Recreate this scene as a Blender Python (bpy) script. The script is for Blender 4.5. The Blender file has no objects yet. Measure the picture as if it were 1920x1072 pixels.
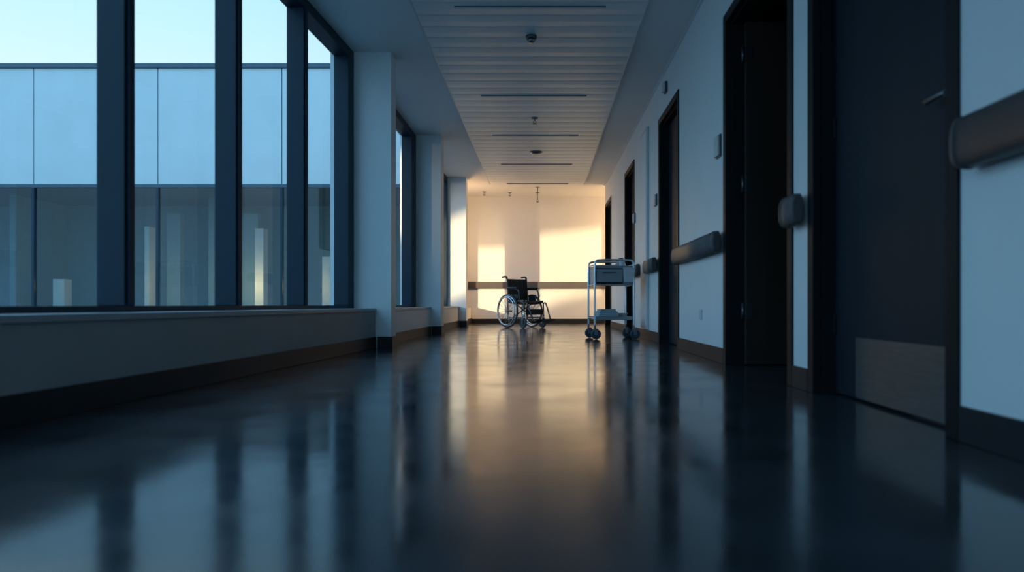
import bpy, bmesh, math, random
from mathutils import Vector, Matrix
random.seed(4)
scn = bpy.context.scene
COL = scn.collection
pi = math.pi

# ------------------------------------------------------------------ materials
def mat(name, col, rough=0.5, metal=0.0, var=0.06, scale=8.0, bump=0.0, bscale=60.0, spec=0.5, stretch=None, rvar=0.0, coat=0.0):
    m = bpy.data.materials.new(name); m.use_nodes = True
    nt = m.node_tree; b = nt.nodes["Principled BSDF"]
    tc = nt.nodes.new("ShaderNodeTexCoord")
    mp = nt.nodes.new("ShaderNodeMapping")
    nt.links.new(tc.outputs["Object"], mp.inputs["Vector"])
    if stretch: mp.inputs["Scale"].default_value = stretch
    n = nt.nodes.new("ShaderNodeTexNoise"); n.inputs["Scale"].default_value = scale; n.inputs["Detail"].default_value = 5
    nt.links.new(mp.outputs["Vector"], n.inputs["Vector"])
    r = nt.nodes.new("ShaderNodeValToRGB")
    r.color_ramp.elements[0].position = 0.3; r.color_ramp.elements[1].position = 0.7
    r.color_ramp.elements[0].color = tuple(c*(1-var) for c in col)+(1,)
    r.color_ramp.elements[1].color = tuple(min(1, c*(1+var)) for c in col)+(1,)
    nt.links.new(n.outputs["Fac"], r.inputs["Fac"])
    nt.links.new(r.outputs["Color"], b.inputs["Base Color"])
    b.inputs["Roughness"].default_value = rough
    b.inputs["Metallic"].default_value = metal
    b.inputs["Specular IOR Level"].default_value = spec
    b.inputs["Coat Weight"].default_value = coat
    if rvar:
        mr = nt.nodes.new("ShaderNodeMapRange")
        mr.inputs["From Min"].default_value = 0.3; mr.inputs["From Max"].default_value = 0.7
        mr.inputs["To Min"].default_value = rough-rvar; mr.inputs["To Max"].default_value = rough+rvar
        nt.links.new(n.outputs["Fac"], mr.inputs["Value"])
        nt.links.new(mr.outputs["Result"], b.inputs["Roughness"])
    if bump:
        n2 = nt.nodes.new("ShaderNodeTexNoise"); n2.inputs["Scale"].default_value = bscale; n2.inputs["Detail"].default_value = 3
        nt.links.new(mp.outputs["Vector"], n2.inputs["Vector"])
        bp = nt.nodes.new("ShaderNodeBump"); bp.inputs["Strength"].default_value = bump; bp.inputs["Distance"].default_value = 0.01
        nt.links.new(n2.outputs["Fac"], bp.inputs["Height"])
        nt.links.new(bp.outputs["Normal"], b.inputs["Normal"])
    return m

def glass_mat(name, tint=(0.84, 0.94, 0.98), f0=0.05, fmax=.5):
    m = bpy.data.materials.new(name); m.use_nodes = True
    nt = m.node_tree; nt.nodes.clear()
    o = nt.nodes.new("ShaderNodeOutputMaterial")
    t = nt.nodes.new("ShaderNodeBsdfTransparent")
    nz = nt.nodes.new("ShaderNodeTexNoise"); nz.inputs["Scale"].default_value = 0.7
    rp = nt.nodes.new("ShaderNodeValToRGB")
    rp.color_ramp.elements[0].color = tuple(c*0.97 for c in tint)+(1,)
    rp.color_ramp.elements[1].color = tint+(1,)
    nt.links.new(nz.outputs["Fac"], rp.inputs["Fac"]); nt.links.new(rp.outputs["Color"], t.inputs["Color"])
    g = nt.nodes.new("ShaderNodeBsdfGlossy"); g.inputs["Roughness"].default_value = 0.01
    lw = nt.nodes.new("ShaderNodeLayerWeight"); lw.inputs["Blend"].default_value = .5
    pw = nt.nodes.new("ShaderNodeMath"); pw.operation = 'POWER'; pw.inputs[1].default_value = 5
    ma = nt.nodes.new("ShaderNodeMath"); ma.operation = 'MULTIPLY_ADD'; ma.inputs[1].default_value = fmax-f0; ma.inputs[2].default_value = f0
    nt.links.new(lw.outputs["Facing"], pw.inputs[0]); nt.links.new(pw.outputs[0], ma.inputs[0])
    mx = nt.nodes.new("ShaderNodeMixShader")
    nt.links.new(ma.outputs[0], mx.inputs["Fac"]); nt.links.new(t.outputs["BSDF"], mx.inputs[1]); nt.links.new(g.outputs["BSDF"], mx.inputs[2])
    nt.links.new(mx.outputs["Shader"], o.inputs["Surface"])
    return m

M_wall = mat("wall_paint", (0.82, 0.82, 0.80), 0.55, var=0.015, scale=3, bump=0.05, bscale=90)
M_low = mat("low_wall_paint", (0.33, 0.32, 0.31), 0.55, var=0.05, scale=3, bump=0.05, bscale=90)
M_ceil = mat("ceiling_paint", (0.76, 0.76, 0.75), 0.7, var=0.015, scale=3)
M_slat = mat("slat_metal", (0.78, 0.78, 0.77), 0.40, var=0.02, scale=4)
M_floor = mat("vinyl_floor", (0.030, 0.035, 0.041), 0.14, var=0.40, scale=2.6, bump=0.045, bscale=8, spec=0.52, rvar=0.05)
M_frame = mat("window_frame_metal", (0.010, 0.028, 0.044), 0.5, metal=0.0, var=0.05, spec=.3)
M_sill = mat("sill_stone", (0.36, 0.36, 0.36), 0.4, var=0.05, scale=25)
M_base = mat("baseboard_vinyl", (0.020, 0.020, 0.023), 0.5, var=0.08, spec=0.25)
M_rail = mat("handrail_vinyl", (0.088, 0.078, 0.080), 0.5, var=0.05, bump=0.05, bscale=150, spec=0.35)
M_door = mat("door_laminate", (0.014, 0.019, 0.027), 0.5, var=0.1, scale=3, stretch=(6, 6, .5), spec=.22)
M_doorbrown = mat("door_brown_laminate", (0.038, 0.025, 0.019), 0.5, var=0.15, scale=3, stretch=(6, 6, .5), spec=.25)
M_casing = mat("door_casing", (0.010, 0.010, 0.011), 0.5, var=0.05, spec=.18)
M_kick = mat("kick_plate_metal", (0.30, 0.29, 0.29), 0.30, metal=0.9, var=0.12, scale=5, stretch=(1, 2, 30))
M_steel = mat("brushed_steel", (0.26, 0.26, 0.27), 0.35, metal=1.0, var=0.05)
M_darksteel = mat("dark_steel", (0.10, 0.10, 0.11), 0.35, metal=0.8, var=0.05)
M_chrome = mat("chrome", (0.78, 0.78, 0.78), 0.25, metal=0.9, var=0.03)
M_black = mat("black_upholstery", (0.014, 0.014, 0.016), 0.55, var=0.15, scale=30, bump=0.1, bscale=200)
M_rubber = mat("grey_rubber", (0.10, 0.10, 0.105), 0.6, var=0.1)
M_rubberb = mat("blue_grey_rubber", (0.04, 0.07, 0.10), 0.5, var=0.1)
M_white = mat("white_plastic", (0.62, 0.63, 0.63), 0.4, var=0.03)
M_cart = mat("cart_painted_metal", (0.30, 0.31, 0.32), 0.35, metal=0.1, var=0.04)
M_cloth = mat("folded_linen", (0.42, 0.47, 0.50), 0.85, var=0.08, scale=30, bump=0.2, bscale=150)
M_panel = mat("facade_panel", (0.58, 0.58, 0.54), 0.5, var=0.04, scale=1.2)
M_facdark = mat("facade_dark_joint", (0.05, 0.08, 0.10), 0.5)
M_facglass = glass_mat("facade_glass", (0.42, 0.58, 0.62), 0.05, 1.0)
M_farroom = mat("far_room_paint", (0.20, 0.30, 0.30), 0.7)
M_farstrip = mat("reflection_strip_paint", (0.7, 0.66, 0.58), 0.7)
M_ground = mat("courtyard_paving", (0.16, 0.18, 0.19), 0.8, var=0.1)
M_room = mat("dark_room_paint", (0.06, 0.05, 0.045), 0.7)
M_lamp = mat("lamp_diffuser", (0.70, 0.70, 0.68), 0.4)
M_glass = glass_mat("window_glass")

# ------------------------------------------------------------------ mesh builder
class B:
    def __init__(s): s.bm = bmesh.new()
    def box(s, a, b, bev=0.0, seg=2, rot=None, piv=None):
        a = Vector(a); b = Vector(b)
        c = (a+b)/2; d = b-a
        t = bmesh.new()
        bmesh.ops.create_cube(t, size=1)
        bmesh.ops.scale(t, vec=(abs(d.x), abs(d.y), abs(d.z)), verts=t.verts)
        if bev: bmesh.ops.bevel(t, geom=t.edges[:]+t.verts[:], offset=bev, segments=seg, profile=0.5, affect='EDGES')
        bmesh.ops.translate(t, vec=c, verts=t.verts)
        if rot is not None: bmesh.ops.rotate(t, cent=Vector(piv), matrix=rot, verts=t.verts)
        s.merge(t); return s
    def merge(s, t):
        me = bpy.data.meshes.new("t"); t.to_mesh(me); t.free(); s.bm.from_mesh(me); bpy.data.meshes.remove(me)
    def quad(s, *p):
        s.bm.faces.new([s.bm.verts.new(q) for q in p]); return s
    def tube(s, pts, r, n=10, closed=False, smooth=0):
        pts = [Vector(p) for p in pts]
        for _ in range(smooth):   # chaikin corner rounding
            q = [pts[0]]
            for i in range(len(pts)-1):
                q += [pts[i].lerp(pts[i+1], .25), pts[i].lerp(pts[i+1], .75)]
            q.append(pts[-1]); pts = q
        N = len(pts); rings = []
        up = None
        for i, p in enumerate(pts):
            if closed: t = (pts[(i+1) % N]-pts[i-1]).normalized()
            elif i == 0: t = (pts[1]-pts[0]).normalized()
            elif i == N-1: t = (pts[-1]-pts[-2]).normalized()
            else: t = (pts[i+1]-pts[i-1]).normalized()
            if up is None:
                up = Vector((0, 0, 1)) if abs(t.z) < .9 else Vector((1, 0, 0))
            u = (up-t*up.dot(t)).normalized(); v = t.cross(u); up = u
            rings.append([s.bm.verts.new(p+(u*math.cos(k*2*pi/n)+v*math.sin(k*2*pi/n))*r) for k in range(n)])
        for i in range(N if closed else N-1):
            a = rings[i]; b = rings[(i+1) % N]
            for k in range(n):
                f = s.bm.faces.new((a[k], a[(k+1) % n], b[(k+1) % n], b[k])); f.smooth = True
        if not closed:
            s.bm.faces.new(rings[0][::-1]); s.bm.faces.new(rings[-1])
        return s
    def torus(s, c, R, r, axis='Y', n=48, m=8):
        c = Vector(c); pts = []
        for i in range(n):
            a = i*2*pi/n
            if axis == 'Y': pts.append(c+Vector((math.cos(a)*R, 0, math.sin(a)*R)))
            elif axis == 'Z': pts.append(c+Vector((math.cos(a)*R, math.sin(a)*R, 0)))
            else: pts.append(c+Vector((0, math.cos(a)*R, math.sin(a)*R)))
        return s.tube(pts, r, m, closed=True)
    def cyl(s, a, b, r, n=20): return s.tube([a, b], r, n)
    def lathe(s, c, prof, n=24):   # profile list of (r,z) about Z
        c = Vector(c); rings = []
        for (r, z) in prof:
            rings.append([s.bm.verts.new(c+Vector((math.cos(k*2*pi/n)*r, math.sin(k*2*pi/n)*r, z))) for k in range(n)])
        for i in range(len(rings)-1):
            for k in range(n):
                f = s.bm.faces.new((rings[i][k], rings[i][(k+1) % n], rings[i+1][(k+1) % n], rings[i+1][k])); f.smooth = True
        s.bm.faces.new(rings[0][::-1]); s.bm.faces.new(rings[-1]); return s
    def prism(s, poly, axis, a, b, smooth=False):  # poly 2D, extruded along axis from a to b
        def P(u, v, w):
            return {'X': (w, u, v), 'Y': (u, w, v), 'Z': (u, v, w)}[axis]
        A = [s.bm.verts.new(P(u, v, a)) for u, v in poly]; Bv = [s.bm.verts.new(P(u, v, b)) for u, v in poly]
        s.bm.faces.new(A); s.bm.faces.new(Bv[::-1])
        n = len(poly)
        for i in range(n):
            f = s.bm.faces.new((A[i], Bv[i], Bv[(i+1) % n], A[(i+1) % n])); f.smooth = smooth
        return s
    def obj(s, name, m, parent=None, **props):
        bmesh.ops.recalc_face_normals(s.bm, faces=s.bm.faces[:])
        me = bpy.data.meshes.new(name); s.bm.to_mesh(me); s.bm.free()
        me.materials.append(m)
        o = bpy.data.objects.new(name, me); COL.objects.link(o)
        if parent: o.parent = parent
        for k, v in props.items(): o[k] = v
        return o

def empty(name, loc=(0, 0, 0), rz=0, **props):
    e = bpy.data.objects.new(name, None); e.location = loc; e.rotation_euler = (0, 0, rz); e.empty_display_size = .1
    COL.objects.link(e)
    for k, v in props.items(): e[k] = v
    return e
def st(label, cat): return dict(kind="structure", label=label, category=cat)

XR = 1.29; ZC = 2.87; XL = -1.47; YE = 15.5; YB = -3.5
DH = 2.41
SL = 0.05; ANG = -math.atan(SL); P1Y = 6.63
def xw(y, x0): return x0-SL*(P1Y-y)   # bay one plane

# ------------------------------------------------------------------ shell
B().box((-2.6, YB-.2, -.12), (4.2, YE+.2, 0)).obj("floor", M_floor, **st("dark blue-grey polished vinyl floor with soft reflections", "floor"))
poly = [(xw(YB, -2.06), YB-.2), (4.2, YB-.2), (4.2, YE+.2), (-2.06, YE+.2), (-2.06, P1Y)]
B().prism(poly, 'Z', ZC, ZC+.25).obj("ceiling", M_ceil, **st("flat painted plasterboard ceiling border", "ceiling"))
B().box((-2.06, YE, 0), (4.2, YE+.2, ZC)).obj("wall_end", M_wall, **st("pale end wall with patches of warm sunlight", "wall"))
# unseen glazed end behind the camera, added to let in sky fill
B().box((xw(YB, -2.06), YB-.2, 0), (XR+.2, YB, .3)).obj("wall_back", M_wall, **st("low pale wall under the added corridor end window", "wall"))
r = empty("window_5", (0, YB-.1, .3), 0, **st("unseen dark-framed window behind the camera, added for sky fill", "window"))
q = B(); q.box((-2.3, -.06, 0), (XR, .06, .06)); q.box((-2.3, -.06, 2.5), (XR, .06, 2.57)); q.obj("frame", M_frame, r)
for x in (-2.3, -1.1, .1, 1.22): B().box((x, -.06, .06), (x+.07, .06, 2.5)).obj("mullion", M_frame, r)
B().quad((-2.3, 0, .05), (XR, 0, .05), (XR, 0, 2.52), (-2.3, 0, 2.52)).obj("glass", M_glass, r)

doors = [(2.15, 3.25), (3.55, 4.79), (6.48, 7.50), (9.60, 10.60), (12.80, 13.86)]
b = B(); T = .2
y = YB-.2
for (a, c) in doors:
    b.box((XR, y, 0), (XR+T, a, ZC)); b.box((XR, a, DH), (XR+T, c, ZC)); y = c
b.box((XR, y, 0), (XR+T, 14.0, ZC))
b.box((XR+T, 13.8, 0), (4.0, 14.0, ZC))
b.obj("wall_right", M_wall, **st("long pale painted wall with dark doorways", "wall"))
B().box((4.0, 13.8, 0), (4.2, YE, ZC)).obj("wall_side", M_wall, **st("pale wall closing the side passage", "wall"))
# dark room behind open door
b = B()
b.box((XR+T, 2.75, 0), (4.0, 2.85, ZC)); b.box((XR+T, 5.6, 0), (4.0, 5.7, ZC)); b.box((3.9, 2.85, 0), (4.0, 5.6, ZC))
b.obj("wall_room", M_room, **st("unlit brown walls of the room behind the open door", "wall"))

# baseboards right
b = B(); y = YB
for (a, c) in doors + [(14.0, 14.0)]:
    b.box((XR-.012, y, 0), (XR, a-.05 if a < 14 else a, .11), .003); y = c+.05
b.obj("baseboard_right", M_base, **st("dark vinyl baseboard below the door wall", "baseboard"))
B().box((-1.8, YE-.012, 0), (4.0, YE, .10), .003).obj("baseboard_end", M_base, **st("dark vinyl baseboard on the end wall", "baseboard"))

# pillars
pil = [(6.63, 6.85), (9.88, 10.18), (13.15, 13.42)]
for i, (a, c) in enumerate(pil):
    B().box((-2.06, a, 0), (XL, c, ZC)).obj("wall_pillar", M_wall, **st("white painted pillar between window bays", "pillar"))
    bb = B()
    bb.box((-1.60, a-.012, 0), (XL+.012, a, .11), .003); bb.box((XL, a-.012, 0), (XL+.012, c+.012, .11), .003)
    bb.obj("baseboard_pillar", M_base, **st("dark vinyl baseboard around a pillar foot", "baseboard"))

# window bays ----------------------------------------------------------
def bay(idx, y0, y1, jam0, jam1, mulls, rot=False, label=""):
    """local coords: pivot (0,0) = (-1.83, y1); geometry from y0-y1 .. 0"""
    L = y0-y1
    root = empty("window_%d" % idx, (-1.83, y1, 0), ANG if rot else 0, **st(label, "window"))
    f = B()
    f.box((-.14, L, .385), (0, 0, .415), .003); f.box((-.14, L, 2.78), (0, 0, ZC), .003)
    f.box((-.14, L, .415), (0, L+jam0, 2.78), .003); f.box((-.14, -jam1, .415), (0, 0, 2.78), .003)
    f.obj("frame", M_frame, root)
    for (a, c) in mulls:
        m = B(); m.box((-.14, a-y1, .415), (-.0, c-y1, 2.78), .004)
        m.box((-.005, a-y1+.02, .415), (.012, c-y1-.02, 2.78), .003)
        m.obj("mullion", M_frame, root)
    B().quad((-.126, L, .40), (-.126, 0, .40), (-.126, 0, 2.79), (-.126, L, 2.79)).obj("glass", M_glass, root)
    # low wall + sill + baseboard
    w = empty("wall_left" if idx == 1 else "wall_left.%03d" % (idx-1), (-1.83, y1, 0), ANG if rot else 0, **st("low painted wall below the windows with stone sill", "wall"))
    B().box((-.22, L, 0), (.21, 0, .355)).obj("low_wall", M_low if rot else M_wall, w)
    B().box((-.22, L, .355), (.222, 0, .385), .003).obj("sill", M_sill, w)
    B().box((.21, L, 0), (.222, 0, .11), .003).obj("baseboard", M_base, w)
m1 = [(5.41, 5.49), (4.33, 4.41), (3.26, 3.34), (2.19, 2.27), (1.12, 1.20), (.05, .13), (-1.02, -.94), (-2.09, -2.01)]
bay(1, YB, P1Y, .08, .16, m1, True, "tall dark-framed corridor windows with narrow mullions")
bay(2, 6.85, 9.88, .08, .33, [(8.1, 8.18)], False, "tall dark-framed window bay between two pillars")
bay(3, 10.18, 13.15, .06, .10, [], False, "tall dark-framed window bay beyond the second pillar")
bay(4, 13.42, YE, .04, .66, [], False, "tall dark-framed window beside the end wall")

# slatted ceiling strip
b = B(); x0, x1 = -1.05, .84
y = YB+.1; step = .24
while y+step < 13.85:
    prof = [(y+.002, ZC-.001), (y+.002, ZC-.022), (y+.010, ZC-.026), (y+.12, ZC-.0295), (y+.230, ZC-.026), (y+.238, ZC-.022), (y+.238, ZC-.001)]
    b.prism(prof, 'X', x0, x1); y += step
b.obj("ceiling_slats", M_slat, **st("pale metal ceiling strip of crosswise slats", "ceiling"))
for i, x in enumerate((x0-.012, x1)):
    B().box((x, YB+.1, ZC-.032), (x+.012, 13.8, ZC), .003).obj("trim_%d" % (i+1), M_white, **st("thin pale edge trim along the slatted ceiling", "trim"))
B().box((XR-.02, YB, ZC-.02), (XR, 14, ZC)).obj("trim_3", M_ceil, **st("thin shadow trim where wall meets ceiling", "trim"))

# linear lamps
for i, y in enumerate((3.6, 5.56, 7.92, 9.77, 11.79, 13.66)):
    r = empty("ceiling_lamp", (-.10, y, ZC-.03), 0, label="slim linear recessed ceiling light, switched off", category="lamp", group="linear ceiling lights")
    B().box((-.615, -.022, -.002), (.615, .022, .006), .001).obj("lamp_housing", M_darksteel, r)
    B().box((-.61, -.012, -.010), (.61, .012, -.001), .003).obj("diffuser", M_lamp, r)

# ceiling devices
r = empty("smoke_detector", (-.10, 6.16, ZC-.03), 0, label="small pale dome smoke detector on the slatted ceiling", category="smoke detector")
B().lathe((0, 0, 0), [(.05, .005), (.05, -.015), (.042, -.028)]).obj("base", M_darksteel, r)
B().lathe((0, 0, 0), [(.036, -.027), (.034, -.045), (.022, -.056), (.008, -.06)]).obj("sensor", M_steel, r)
def sprinkler(x, y, drop, z=ZC-.03, lab="small metal sprinkler head under the ceiling"):
    r = empty("sprinkler", (x, y, z), 0, label=lab, category="sprinkler")
    B().lathe((0, 0, 0), [(.045, .005), (.042, -.008), (.02, -.014)]).obj("flange", M_steel, r)
    b = B(); b.cyl((0, 0, -.01), (0, 0, -drop), .009); b.obj("pipe", M_steel, r)
    b = B(); b.tube([(0.002, 0, -drop), (.02, 0, -drop-.02), (.002, 0, -drop-.045)], .004, 6)
    b.tube([(-.002, 0, -drop), (-.02, 0, -drop-.02), (-.002, 0, -drop-.045)], .004, 6)
    b.lathe((0, 0, -drop-.05), [(.03, 0), (.03, .005), (.008, .01)])
    b.obj("head", M_darksteel, r)
    return r
sprinkler(-.10, 8.86, .03)
r = empty("ceiling_speaker", (-.10, 10.85, ZC-.03), 0, label="flat round dark ceiling disc on the slats", category="speaker")
B().lathe((0, 0, 0), [(.10, .004), (.10, -.012), (.08, -.02)]).obj("rim", M_steel, r)
B().lathe((0, 0, 0), [(.078, -.018), (.07, -.026), (.02, -.028)]).obj("grille", M_darksteel, r)
r = sprinkler(-.10, 14.25, .26, ZC, "slender hanging sprinkler drop near the end wall")
B().lathe((0, 0, -.13), [(.02, 0), (.045, .008), (.045, .02), (.012, .03)]).obj("collar", M_steel, r)
sprinkler(-.71, 14.9, .03, ZC); sprinkler(-1.26, 14.8, .03, ZC)

# ------------------------------------------------------------------ doors
def door(idx, a, c, leafmat, openleaf=False, kick=False, label=""):
    r = empty("door_%d" % idx, (XR, (a+c)/2, 0), 0, **st(label, "door"))
    h = (c-a)/2; e = .012
    f = B()
    # casing around opening plus lined reveal
    f.box((-e, -h-.045, 0), (.03, -h+.02, DH+.045), .003); f.box((-e, h-.02, 0), (.03, h+.045, DH+.045), .003)
    f.box((-e, -h+.02, DH-.02), (.03, h-.02, DH+.045), .003)
    f.box((.03, -h, 0), (T, -h+.035, DH)); f.box((.03, h-.035, 0), (T, h, DH)); f.box((.03, -h+.035, DH-.035), (T, h-.035, DH))
    f.obj("frame", M_casing, r)
    if not openleaf:
        B().box((.09, -h+.036, .008), (.135, h-.036, DH-.037), .002).obj("leaf", leafmat, r)
        hy = -h+.12; hz = 1.125
        hd = B(); hd.cyl((.09, hy, hz), (.045, hy, hz), .011)
        hd.tube([(.05, hy, hz), (.045, hy+.02, hz), (.045, hy+.11, hz)], .010, 10, smooth=1)
        hd.cyl((.091, hy, hz), (.082, hy, hz), .024)
        hd.obj("handle", M_steel, r, label="brushed steel lever handle")
        for z in (.28, 1.2, 2.1):
            B().box((.078, h-.05, z), (.092, h-.03, z+.1), .003).obj("hinge", M_casing, r)
        if kick:
            B().box((.086, -h+.06, .012), (.090, h-.25, .275), .001).obj("kick_plate", M_kick, r, label="scuffed bronze metal kick plate")
    else:
        B().box((.115, h-.082, .008), (1.05, h-.038, DH-.037), .002).obj("leaf", leafmat, r, label="brown leaf swung open into the room")
        for z in (.32, 1.2, 2.1):
            q = B(); q.cyl((.100, h-.06, z), (.100, h-.06, z+.11), .010); q.box((.09, h-.058, z), (.14, h-.036, z+.11), .001); q.box((.112, h-.086, z), (.16, h-.081, z+.11), .001)
            q.obj("hinge", M_darksteel, r)
        hd = B(); hd.cyl((.98, h-.08, 1.08), (.98, h-.13, 1.08), .011); hd.tube([(.98, h-.13, 1.08), (.86, h-.13, 1.08)], .01)
        hd.obj("handle", M_steel, r)
door(1, *doors[0], M_door, False, True, "dark closed door with steel lever and kick plate")
door(2, *doors[1], M_doorbrown, True, False, "dark doorway with brown door standing open")
door(3, *doors[2], M_door, False, False, "tall dark closed door beside the grey handrail")
door(4, *doors[3], M_doorbrown, False, False, "tall dark closed door behind the trolley")
door(5, *doors[4], M_doorbrown, False, False, "tall dark closed door nearest the end wall")

# ------------------------------------------------------------------ handrails
def railprof(d, h, n=14):
    p = [(-.018, -h*.6), (-.03, -h)]
    for i in range(n+1):
        a = -pi/2+pi*i/n
        p.append((-.045-(d-.045)*max(0, math.cos(a))**.55, h*math.copysign(abs(math.sin(a))**.85, math.sin(a))))
    p += [(-.03, h), (-.018, h*.6)]
    return p
def rail(a, c, label, z=.87):
    r = empty("handrail", (XR, (a+c)/2, z), 0, label=label, category="handrail", group="corridor handrails")
    h = (c-a)/2
    prof = railprof(.088, .076)
    B().prism(prof, 'Y', -h+.035, h-.035, True).obj("rail_cover", M_rail, r)
    for sgn in (-1, 1):
        t = B()
        n = 6; rings = []
        for i in range(n+1):
            k = i/n; sc = math.sqrt(max(0.02, 1-(k*.97)**2)); yy = sgn*(h-.036+k*.036)
            rings.append([t.bm.verts.new((-.05+(px*1.03+.05)*(.5+.5*sc), yy, pz*1.03*(.65+.35*sc))) for px, pz in prof])
        for i in range(n):
            for j in range(len(prof)):
                f = t.bm.faces.new((rings[i][j], rings[i][(j+1) % len(prof)], rings[i+1][(j+1) % len(prof)], rings[i+1][j])); f.smooth = True
        t.bm.faces.new(rings[0]); t.bm.faces.new(rings[-1])
        t.obj("end_cap", M_rail, r)
    nb = max(1, int((c-a)/.9))
    for i in range(nb):
        yy = -h+(i+.5)*(2*h/nb)
        B().box((-.03, -.03+yy, -.03), (0, .03+yy, .03), .004).obj("bracket", M_darksteel, r)
rail(-3.3, 2.035, "wide dark grey vinyl wall handrail beside the near door", .895)
rail(3.305, 3.495, "short grey vinyl handrail stub between two doors", .885)
rail(4.85, 6.42, "wide grey vinyl wall handrail between two doors")
rail(7.57, 8.22, "short grey vinyl handrail beside a pale wall panel")
rail(8.82, 9.53, "grey vinyl handrail behind the trolley")
rail(10.66, 12.74, "grey vinyl handrail between the far doors")
# end wall rail
r = empty("handrail", (0, YE, .86), 0, label="taupe handrail band running across the end wall", category="handrail", group="corridor handrails")
M_rail2 = mat("handrail_taupe_vinyl", (0.12, 0.105, 0.10), 0.7, var=0.05, spec=0.2)
B().prism(railprof(.075, .076), 'X', -1.82, 3.9, True).obj("rail_cover", M_rail2, r)
for x in (-1.5, -.5, .5, 1.5, 2.5): B().box((x-.03, -.03, -.03), (x+.03, 0, .03), .003).obj("bracket", M_darksteel, r)

# pale wall panel + plates
r = empty("wall_panel", (XR, 8.52, 1.4), 0, label="tall narrow white cover panel mounted on the wall", category="panel")
B().box((-.03, -.26, -1.28), (0, .26, 1.18), .006).obj("cover", M_white, r)
B().box((-.034, -.22, -1.24), (-.029, .22, 1.14), .002).obj("face_plate", M_wall, r)
def plate(name, y, z, w, h, d, label, cat, sub):
    r = empty(name, (XR, y, z), 0, label=label, category=cat)
    B().box((-d*.5, -w/2, -h/2), (0, w/2, h/2), .003).obj("backplate", M_darksteel if sub != "socket" else M_white, r)
    B().box((-d, -w/2+.008, -h/2+.008), (-d*.5, w/2-.008, h/2-.008), .003).obj(sub, M_white, r)
    return r
plate("room_sign", 4.97, 1.57, .12, .16, .03, "small pale blank sign plate beside the doorway", "sign", "face")
plate("room_sign", 7.72, 1.60, .12, .13, .03, "small pale blank sign plate beside a door", "sign", "face")
plate("room_sign", 9.50, 1.62, .12, .14, .03, "small pale blank sign plate near the trolley", "sign", "face")
plate("alarm_sensor", 7.08, 2.67, .10, .11, .05, "small grey alarm box above the dark door", "alarm", "cover")
r = plate("wall_socket", 5.54, .34, .085, .085, .012, "white wall power socket above the baseboard", "socket", "socket")

# ------------------------------------------------------------------ wheelchair
W = empty("wheelchair", (-.415, 12.5, 0), math.radians(-49.5), label="folding wheelchair with black seat and chrome-rimmed wheels", category="wheelchair")
def rear_wheel(sg):
    y = sg*.285
    t = B().torus((0, y, .305), .289, .016); w = t.obj("rear_wheel", M_rubber, W)
    b = B().torus((0, y, .305), .270, .010); 
    for i in range(20):
        a = i*2*pi/20; off = (.022 if i % 2 else -.022)
        b.tube([(0.018*math.cos(a), y+off, .305+.018*math.sin(a)), (math.cos(a+.12)*.268, y, .305+math.sin(a+.12)*.268)], .0035, 5)
    b.cyl((0, y-.032, .305), (0, y+.032, .305), .026)
    b.obj("rim", M_chrome, w)
    h = B().torus((0, y+sg*.035, .305), .252, .010)
    for i in range(6):
        a = i*pi/3; h.tube([(math.cos(a)*.252, y+sg*.035, .305+math.sin(a)*.252), (math.cos(a)*.27, y, .305+math.sin(a)*.27)], .004, 6)
    h.obj("hand_rim", M_chrome, w)
rear_wheel(1); rear_wheel(-1)
for sg in (1, -1):
    y = sg*.225
    t = B().torus((.38, y, .09), .070, .020, n=28); t.cyl((.38, y-.01, .09), (.38, y+.01, .09), .058); w = t.obj("caster", M_rubber, W)
    f = B(); f.box((.372, y-.032, .08), (.405, y-.025, .185), .002); f.box((.372, y+.025, .08), (.405, y+.032, .185), .002); f.box((.372, y-.03, .18), (.43, y+.03, .19), .002)
    f.cyl((.38, y-.033, .09), (.38, y+.033, .09), .008); f.cyl((.405, y, .185), (.405, y, .30), .016)
    f.obj("fork", M_chrome, w)
fr = B()
for sg in (1, -1):
    y = sg*.225
    fr.tube([(-.06, y, .16), (-.06, y, .60), (-.075, y, .80), (-.09, y, .90)], .013)
    fr.tube([(-.06, y, .185), (.405, y, .185)], .013)
    fr.tube([(-.06, y, .47), (.37, y, .47), (.405, y, .44), (.405, y, .185)], .013, smooth=2)
    fr.tube([(-.06, y, .305), (.05, y, .305)], .015)
    fr.cyl((0, sg*.20, .305), (0, sg*.285, .305), .010)
    fr.tube([(-.06, y, .70), (.20, y, .70), (.26, y, .66), (.27, y, .47)], .012, smooth=2)
    fr.tube([(.18, y, .47), (.18, y, .60)], .007)
    fr.tube([(-.06, y, .16), (-.16, y, .07)], .009)
    fr.tube([(.23, y+sg*.015, .45), (.27, y+sg*.03, .60)], .006)
fr.tube([(.10, -.225, .20), (.12, .225, .455)], .010); fr.tube([(.10, .225, .20), (.12, -.225, .455)], .010)
fr.obj("frame", M_darksteel, W)
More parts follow.
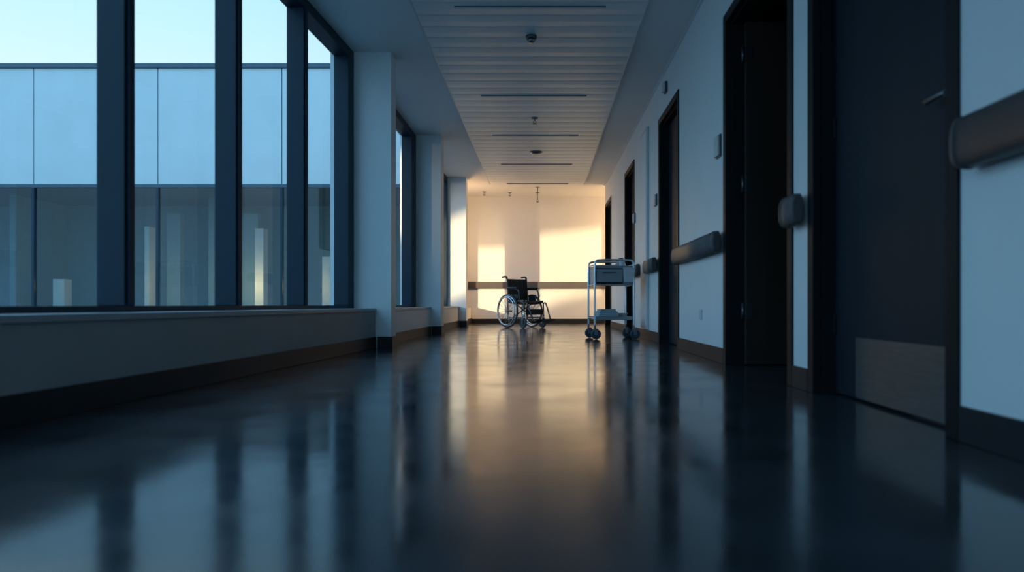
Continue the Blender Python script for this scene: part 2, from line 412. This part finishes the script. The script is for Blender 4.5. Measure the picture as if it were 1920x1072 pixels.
for sg in (1, -1):
    y = sg*.225
    g = B(); g.tube([(-.09, y, .885), (-.10, y, .925), (-.15, y, .935), (-.23, y, .925)], .017, smooth=2); g.obj("push_handle", M_black, W)
    a = B(); a.box((-.06, y-.030, .700), (.22, y+.030, .738), .012, 3); a.obj("armrest", M_black, W)
    a = B(); a.box((-.02, y-.004, .49), (.20, y+.004, .60), .003); a.obj("side_panel", M_black, W)
    k = B(); k.tube([(.405, y, .44), (.45, y, .46), (.50, y-sg*.01, .42), (.63, y-sg*.02, .13)], .0125, smooth=2); k.obj("leg_rest", M_darksteel, W)
    k = B(); k.box((.58, min(y-sg*.02, y-sg*.19), .10), (.77, max(y-sg*.02, y-sg*.19), .122), .006, rot=Matrix.Rotation(math.radians(-18), 3, 'Y'), piv=(.60, 0, .11))
    k.tube([(.61, y-sg*.02, .11), (.63, y-sg*.02, .15)], .014); k.obj("footplate", M_black, W)
def sheet(pf, th, nu=10, nv=8):
    b = B(); g = [[b.bm.verts.new(pf(i/nu, j/nv)) for j in range(nv+1)] for i in range(nu+1)]
    for i in range(nu):
        for j in range(nv):
            f = b.bm.faces.new((g[i][j], g[i+1][j], g[i+1][j+1], g[i][j+1])); f.smooth = True
    bmesh.ops.recalc_face_normals(b.bm, faces=b.bm.faces[:])
    bmesh.ops.solidify(b.bm, geom=b.bm.faces[:], thickness=th); return b
sheet(lambda u, v: Vector((-.05+.45*u, -.222+.444*v, .492-.03*math.sin(pi*v))), .040).obj("seat", M_black, W)
sheet(lambda u, v: Vector((-.062-.03*max(0, u-.3)-.035*math.sin(pi*v), -.222+.444*v, .50+.385*u)), .025).obj("backrest", M_black, W)
sheet(lambda u, v: Vector((.43-.03*math.sin(pi*v), -.20+.40*v, .24+.10*u)), .008).obj("calf_strap", M_black, W)

# ------------------------------------------------------------------ trolley
CX = .852; CA = math.radians(6)
C = empty("medical_trolley", (CX, 8.53, 0), CA, label="steel medical trolley with drawer, lower shelf and castors", category="trolley")
hx, hy = .242, .222
b = B()
for yy in (-hy, hy):
    b.tube([(-hx, yy, .13), (-hx, yy, .88), (-hx+.01, yy, .955), (-hx+.08, yy, .965), (hx-.08, yy, .965), (hx-.01, yy, .955), (hx, yy, .88), (hx, yy, .13)], .0125, smooth=2)
for xx in (-hx, hx):
    for z in (.905, .66, .25): b.tube([(xx, -hy, z), (xx, hy, z)], .009)
b.obj("frame", M_chrome, C)
t = B(); t.box((-hx+.012, -hy, .66), (hx-.012, hy, .675), .003)
t.box((-hx+.012, -hy+.01, .675), (-hx+.022, hy, .86), .002); t.box((hx-.022, -hy+.01, .675), (hx-.012, hy, .86), .002)
t.box((-hx+.022, hy-.01, .675), (hx-.022, hy, .86), .002); t.box((-hx+.012, -hy, .86), (hx-.012, hy, .872), .003)
t.box((.105, -hy, .675), (hx-.012, -hy+.01, .86), .002)
for (p, q) in (((-hx+.012, -hy, .872), (hx-.012, -hy+.01, .895)), ((-hx+.012, hy-.01, .872), (hx-.012, hy, .895)), ((-hx+.012, -hy+.01, .872), (-hx+.022, hy-.01, .895)), ((hx-.022, -hy+.01, .872), (hx-.012, hy-.01, .895))):
    t.box(p, q, .002)
t.obj("cabinet_body", M_cart, C)
d = B(); d.box((-hx+.026, -hy-.008, .690), (.10, -hy+.16, .850), .004); dr = d.obj("drawer", M_cart, C)
d = B(); d.tube([(-.14, -hy-.008, .81), (-.14, -hy-.028, .81), (.02, -hy-.028, .81), (.02, -hy-.008, .81)], .006); d.obj("handle", M_darksteel, dr)
l = B(); l.box((-hx+.012, -hy+.01, .240), (hx-.012, hy-.01, .252), .003)
for (p, q) in (((-hx+.012, -hy, .235), (hx-.012, -hy+.01, .275)), ((-hx+.012, hy-.01, .235), (hx-.012, hy, .275)), ((-hx+.012, -hy+.01, .235), (-hx+.022, hy-.01, .275)), ((hx-.022, -hy+.01, .235), (hx-.012, hy-.01, .275))):
    l.box(p, q, .002)
l.obj("lower_shelf", M_cart, C)
for xx in (-hx, hx):
    for yy in (-hy, hy):
        w = B(); w.torus((xx+.012, yy-.02, .062), .044, .018, 'Y', 24); w.cyl((xx+.012, yy-.032, .062), (xx+.012, yy-.008, .062), .042)
        w = w.obj("caster", M_rubberb, C)
        f = B(); f.box((xx-.012, yy-.045, .055), (xx+.03, yy-.04, .125), .002); f.box((xx-.012, yy, .055), (xx+.03, yy+.005, .125), .002); f.box((xx-.014, yy-.045, .12), (xx+.032, yy+.012, .132), .003)
        f.cyl((xx+.012, yy-.045, .06), (xx+.012, yy+.005, .06), .008); f.cyl((xx, yy, .128), (xx, yy, .15), .014)
        f.obj("fork", M_steel, w)
bn = B(); bn.prism([(.122, .69), (.215, .69), (.228, .862), (.110, .862)], 'Y', -hy-.09, -hy-.002); bn.box((.105, -hy-.095, .858), (.233, -hy+.0, .868), .002)
bn.obj("side_bin", M_white, C, label="white plastic waste bin clipped to the front")

def on_cart(name, x, y, z, **p): 
    m = Matrix.Rotation(CA, 4, 'Z') @ Vector((x, y, 0))
    return empty(name, (CX+m.x, 8.53+m.y, z), CA, **p)
r = on_cart("spray_bottle", .13, -.08, .872, label="white plastic dispenser bottle on the trolley top", category="bottle")
B().lathe((0, 0, 0), [(.034, 0), (.036, .01), (.036, .07), (.028, .085), (.013, .092)]).obj("body", M_white, r)
q = B(); q.lathe((0, 0, .09), [(.014, 0), (.014, .014), (.006, .016), (.006, .026)]); q.box((-.045, -.008, .114), (.012, .008, .124), .003); q.obj("pump", M_rubberb, r)
r = on_cart("tray", -.09, .0, .872, label="shallow pale tray on the trolley top", category="tray")
q = B(); q.box((-.11, -.15, 0), (.11, .15, .006), .002)
for p1, p2 in (((-.11, -.15, .006), (.11, -.144, .034)), ((-.11, .144, .006), (.11, .15, .034)), ((-.11, -.144, .006), (-.104, .144, .034)), ((.104, -.144, .006), (.11, .144, .034))): q.box(p1, p2)
q.obj("pan", M_white, r)
r = on_cart("glove_box", .13, .11, .872, label="small pale cardboard glove box", category="box")
B().box((-.06, -.05, 0), (.06, .05, .06), .003).obj("carton", M_white, r)
B().box((-.03, -.02, .06), (.03, .02, .078), .008, 3).obj("glove", M_cloth, r)
for i, (x, w, h) in enumerate(((-.06, .13, .045), (-.055, .12, .04), (-.06, .10, .03))):
    z = .252+(0, .045, .085)[i]
    r = on_cart("folded_linen", x, -.02, z, label="folded pale blue-grey linen on the lower shelf", category="linen", group="folded linens on the lower shelf")
    q = B(); q.box((-w, -.15+.01*i, 0), (w, .15-.012*i, h*.5), .009, 3); q.box((-w+.004, -.148+.01*i, h*.5), (w-.002, .148-.012*i, h), .009, 3); q.obj("cloth", M_cloth, r)
r = on_cart("basin", .145, -.03, .252, label="small white plastic basin on the lower shelf", category="basin")
q = B(); q.lathe((0, 0, 0), [(.04, 0), (.05, .03), (.062, .06), (.066, .06), (.066, .064), (.058, .064), (.045, .03), (.035, .006)]); q.obj("bowl", M_white, r)

# ------------------------------------------------------------------ courtyard and opposite building
B().box((-45, -45, -.4), (-2.62, 17.0, -.15)).obj("ground", M_ground, **st("grey courtyard paving outside the windows", "ground"))
FY = 17.0
bd = empty("building", (-15, FY, -.15), 0, label="opposite wing with pale cladding panels above dark glazing", category="building")
def bo(bld, name, m, **k):
    bmesh.ops.translate(bld.bm, vec=(15, -FY, .15), verts=bld.bm.verts); return bld.obj(name, m, bd, **k)
bo(B().box((-40, FY+.07, 3.34), (-2.3, FY+6, 6.35)), "core", M_facdark)
q = B(); q.box((-40, FY+3.2, -.15), (-2.3, FY+3.4, 3.34)); q.box((-40, FY+.07, -.25), (-2.3, FY+3.2, -.15)); q.box((-2.5, FY+.07, -.15), (-2.3, FY+3.2, 3.34))
q.box((-9.1, FY+1.6, -.15), (-8.95, FY+3.2, 3.34)); q.box((-14.2, FY+1.2, -.15), (-14.05, FY+3.2, 3.34))
bo(q, "interior_walls", M_farroom)
for x, wd_, hh in ((-7.55, .22, 2.45), (-7.98, .46, 2.9), (-10.05, .36, 2.9), (-10.55, .12, 2.5), (-5.75, .24, 1.7), (-12.9, .3, 1.1)):  # added strips standing in for bright reflections in the glazing
    bo(B().box((x-wd_/2, FY+(1.2 if hh != 2.9 else 1.6), -.15), (x+wd_/2, FY+(1.5 if hh != 2.9 else 1.8), hh)), "reflection_strip", M_farstrip if hh != 2.9 else M_farroom)
q = B(); xj = [-3.4-3.09*i for i in range(12)]
q.box((xj[0]+.012, FY, 3.42), (-2.3, FY+.05, 6.30))
for i in range(11): q.box((xj[i+1]+.012, FY, 3.42), (xj[i]-.012, FY+.05, 6.30), .004)
bo(q, "cladding_panel", M_panel)
bo(B().box((-40, FY-.05, 6.30), (-2.3, FY+.6, 6.42), .01), "roof_cap", M_facdark)
bo(B().box((-40, FY-.03, 3.33), (-2.3, FY+.05, 3.42), .005), "floor_band", M_facdark)
bo(B().quad((-40, FY+.02, -.15), (-2.3, FY+.02, -.15), (-2.3, FY+.02, 3.33), (-40, FY+.02, 3.33)), "glazing", M_facglass)
q = B()
for x in xj: q.box((x-.03, FY-.03, -.15), (x+.03, FY+.03, 3.33))
q.box((-40, FY-.02, -.15), (-2.3, FY+.03, .1))
bo(q, "window_mullions", M_frame)
for x, en in ((-7.75, 40), (-6.05, 16), (-9.9, 16), (-12.3, 5)):  # point fills added only to brighten those strips
    pd = bpy.data.lights.new("strip_fill", 'POINT'); po = bpy.data.objects.new("strip_fill", pd); COL.objects.link(po)
    pd.energy = en; pd.color = (1, .60, .27); pd.shadow_soft_size = .05; po.location = (x, FY+.6, .9)

# unseen blocker walls, added and outlined to shape the low sun patches
Ld = Vector((.617, 1, -.111)).normalized()
S = Vector((-1, 13, 1.3))-Ld*40
PX = -10.0
def proj(t):
    t = Vector(t); k = (PX-S.x)/(t.x-S.x); p = S+(t-S)*k; return (p.y, p.z)
tp = [proj(t) for t in ((2.1, YE, 2.22), (-.02, YE, 2.03), (-.72, YE, 1.72), (-2.2, YE, 1.66))]
ye = proj((-1.38, 9.88, 1))[0]
poly = [(ye-6, 6.5), (ye-6, -.15), (ye, -.15), (ye, tp[0][1]+.05)]+[p for p in tp if p[0] > ye]+[(tp[-1][0]+1.5, tp[-1][1]), (tp[-1][0]+1.5, 6.5)]
w2 = empty("building", (PX, ye, -.15), 0, label="unseen grey blocker added to shape the sun patches", category="building")
q = B().prism(poly, 'X', PX-.3, PX); bmesh.ops.translate(q.bm, vec=(-PX, -ye, .15), verts=q.bm.verts); q.obj("sun_blocker_top", M_panel, w2)
lp = [proj(t) for t in ((2.1, YE, .75), (1.0, YE, .50), (.25, YE, .22), (-.2, YE, .05))]
q = B().prism([(ye, -.15)]+[p for p in lp if p[0] > ye]+[(lp[-1][0]+.1, -.15)], 'X', PX-.3, PX); bmesh.ops.translate(q.bm, vec=(-PX, -ye, .15), verts=q.bm.verts); q.obj("sun_blocker_base", M_panel, w2)

# ------------------------------------------------------------------ light
def spot(name, energy, soft, col):
    ld = bpy.data.lights.new(name, 'SPOT'); lo = bpy.data.objects.new(name, ld); COL.objects.link(lo)
    lo.location = S; lo.rotation_euler = Ld.to_track_quat('-Z', 'Y').to_euler()
    ld.energy = energy; ld.color = col; ld.spot_size = math.radians(9.0); ld.spot_blend = .02; ld.shadow_soft_size = soft
spot("low_sun", 92000, .18, (1.0, .70, .39))
spot("low_sun_fill", 40000, 2.2, (1.0, .62, .30))  # extra soft warm fill added for the right and end walls

# hidden warm fills added to mimic bounce: side passage and last window niche
ad = bpy.data.lights.new("passage_fill", 'AREA'); ao = bpy.data.objects.new("passage_fill", ad); COL.objects.link(ao)
ad.shape = 'RECTANGLE'; ad.size = 1.3; ad.size_y = 1.8; ad.energy = 85; ad.color = (1.0, .60, .30)
ao.location = (3.6, 14.75, 1.4); ao.rotation_euler = Vector((-1, -.1, 0.1)).to_track_quat('-Z', 'Z').to_euler()
pd = bpy.data.lights.new("niche_fill", 'POINT'); po = bpy.data.objects.new("niche_fill", pd); COL.objects.link(po)
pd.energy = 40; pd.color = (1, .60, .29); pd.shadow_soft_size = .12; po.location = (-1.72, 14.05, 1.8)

# sky: pale ahead, deeper blue to the side and behind
wd = bpy.data.worlds.new("sky"); scn.world = wd; wd.use_nodes = True
nt = wd.node_tree; bg = nt.nodes["Background"]
tc = nt.nodes.new("ShaderNodeTexCoord"); sx = nt.nodes.new("ShaderNodeSeparateXYZ")
nt.links.new(tc.outputs["Generated"], sx.inputs["Vector"])
def ramp(src, els):
    rp = nt.nodes.new("ShaderNodeValToRGB"); e = rp.color_ramp.elements
    e[0].position, e[0].color = els[0][0], els[0][1]+(1,); e[1].position, e[1].color = els[-1][0], els[-1][1]+(1,)
    for p, c in els[1:-1]: x = e.new(p); x.color = c+(1,)
    nt.links.new(src, rp.inputs["Fac"]); return rp.outputs["Color"]
pale = ramp(sx.outputs["Z"], [(0, (.26, .285, .29)), (.24, (.245, .295, .31)), (.40, (.17, .27, .33)), (1, (.08, .28, .52))])
deep = ramp(sx.outputs["Z"], [(0, (.20, .37, .52)), (.3, (.20, .385, .58)), (.6, (.15, .37, .62)), (1, (.11, .32, .58))])
fac = ramp(sx.outputs["Y"], [(.35, (0, 0, 0)), (.7, (1, 1, 1))])
mx = nt.nodes.new("ShaderNodeMix"); mx.data_type = 'RGBA'
nt.links.new(fac, mx.inputs[0]); nt.links.new(deep, mx.inputs[6]); nt.links.new(pale, mx.inputs[7])
nt.links.new(mx.outputs[2], bg.inputs["Color"])
bg.inputs["Strength"].default_value = 3.6

# ------------------------------------------------------------------ camera
cd = bpy.data.cameras.new("camera"); co = bpy.data.objects.new("camera", cd); COL.objects.link(co)
co.location = (0, 0, .42); co.rotation_euler = (pi/2, 0, 0)
cd.sensor_width = 36; cd.lens = 24; cd.shift_x = -57/1920; cd.shift_y = 35/1920
cd.clip_start = .05; cd.clip_end = 200
cd.dof.use_dof = True; cd.dof.focus_distance = 11.5; cd.dof.aperture_fstop = 1.8
scn.camera = co
scn.view_settings.view_transform = 'Standard'
scn.view_settings.look = 'None'
scn.view_settings.exposure = 0.1
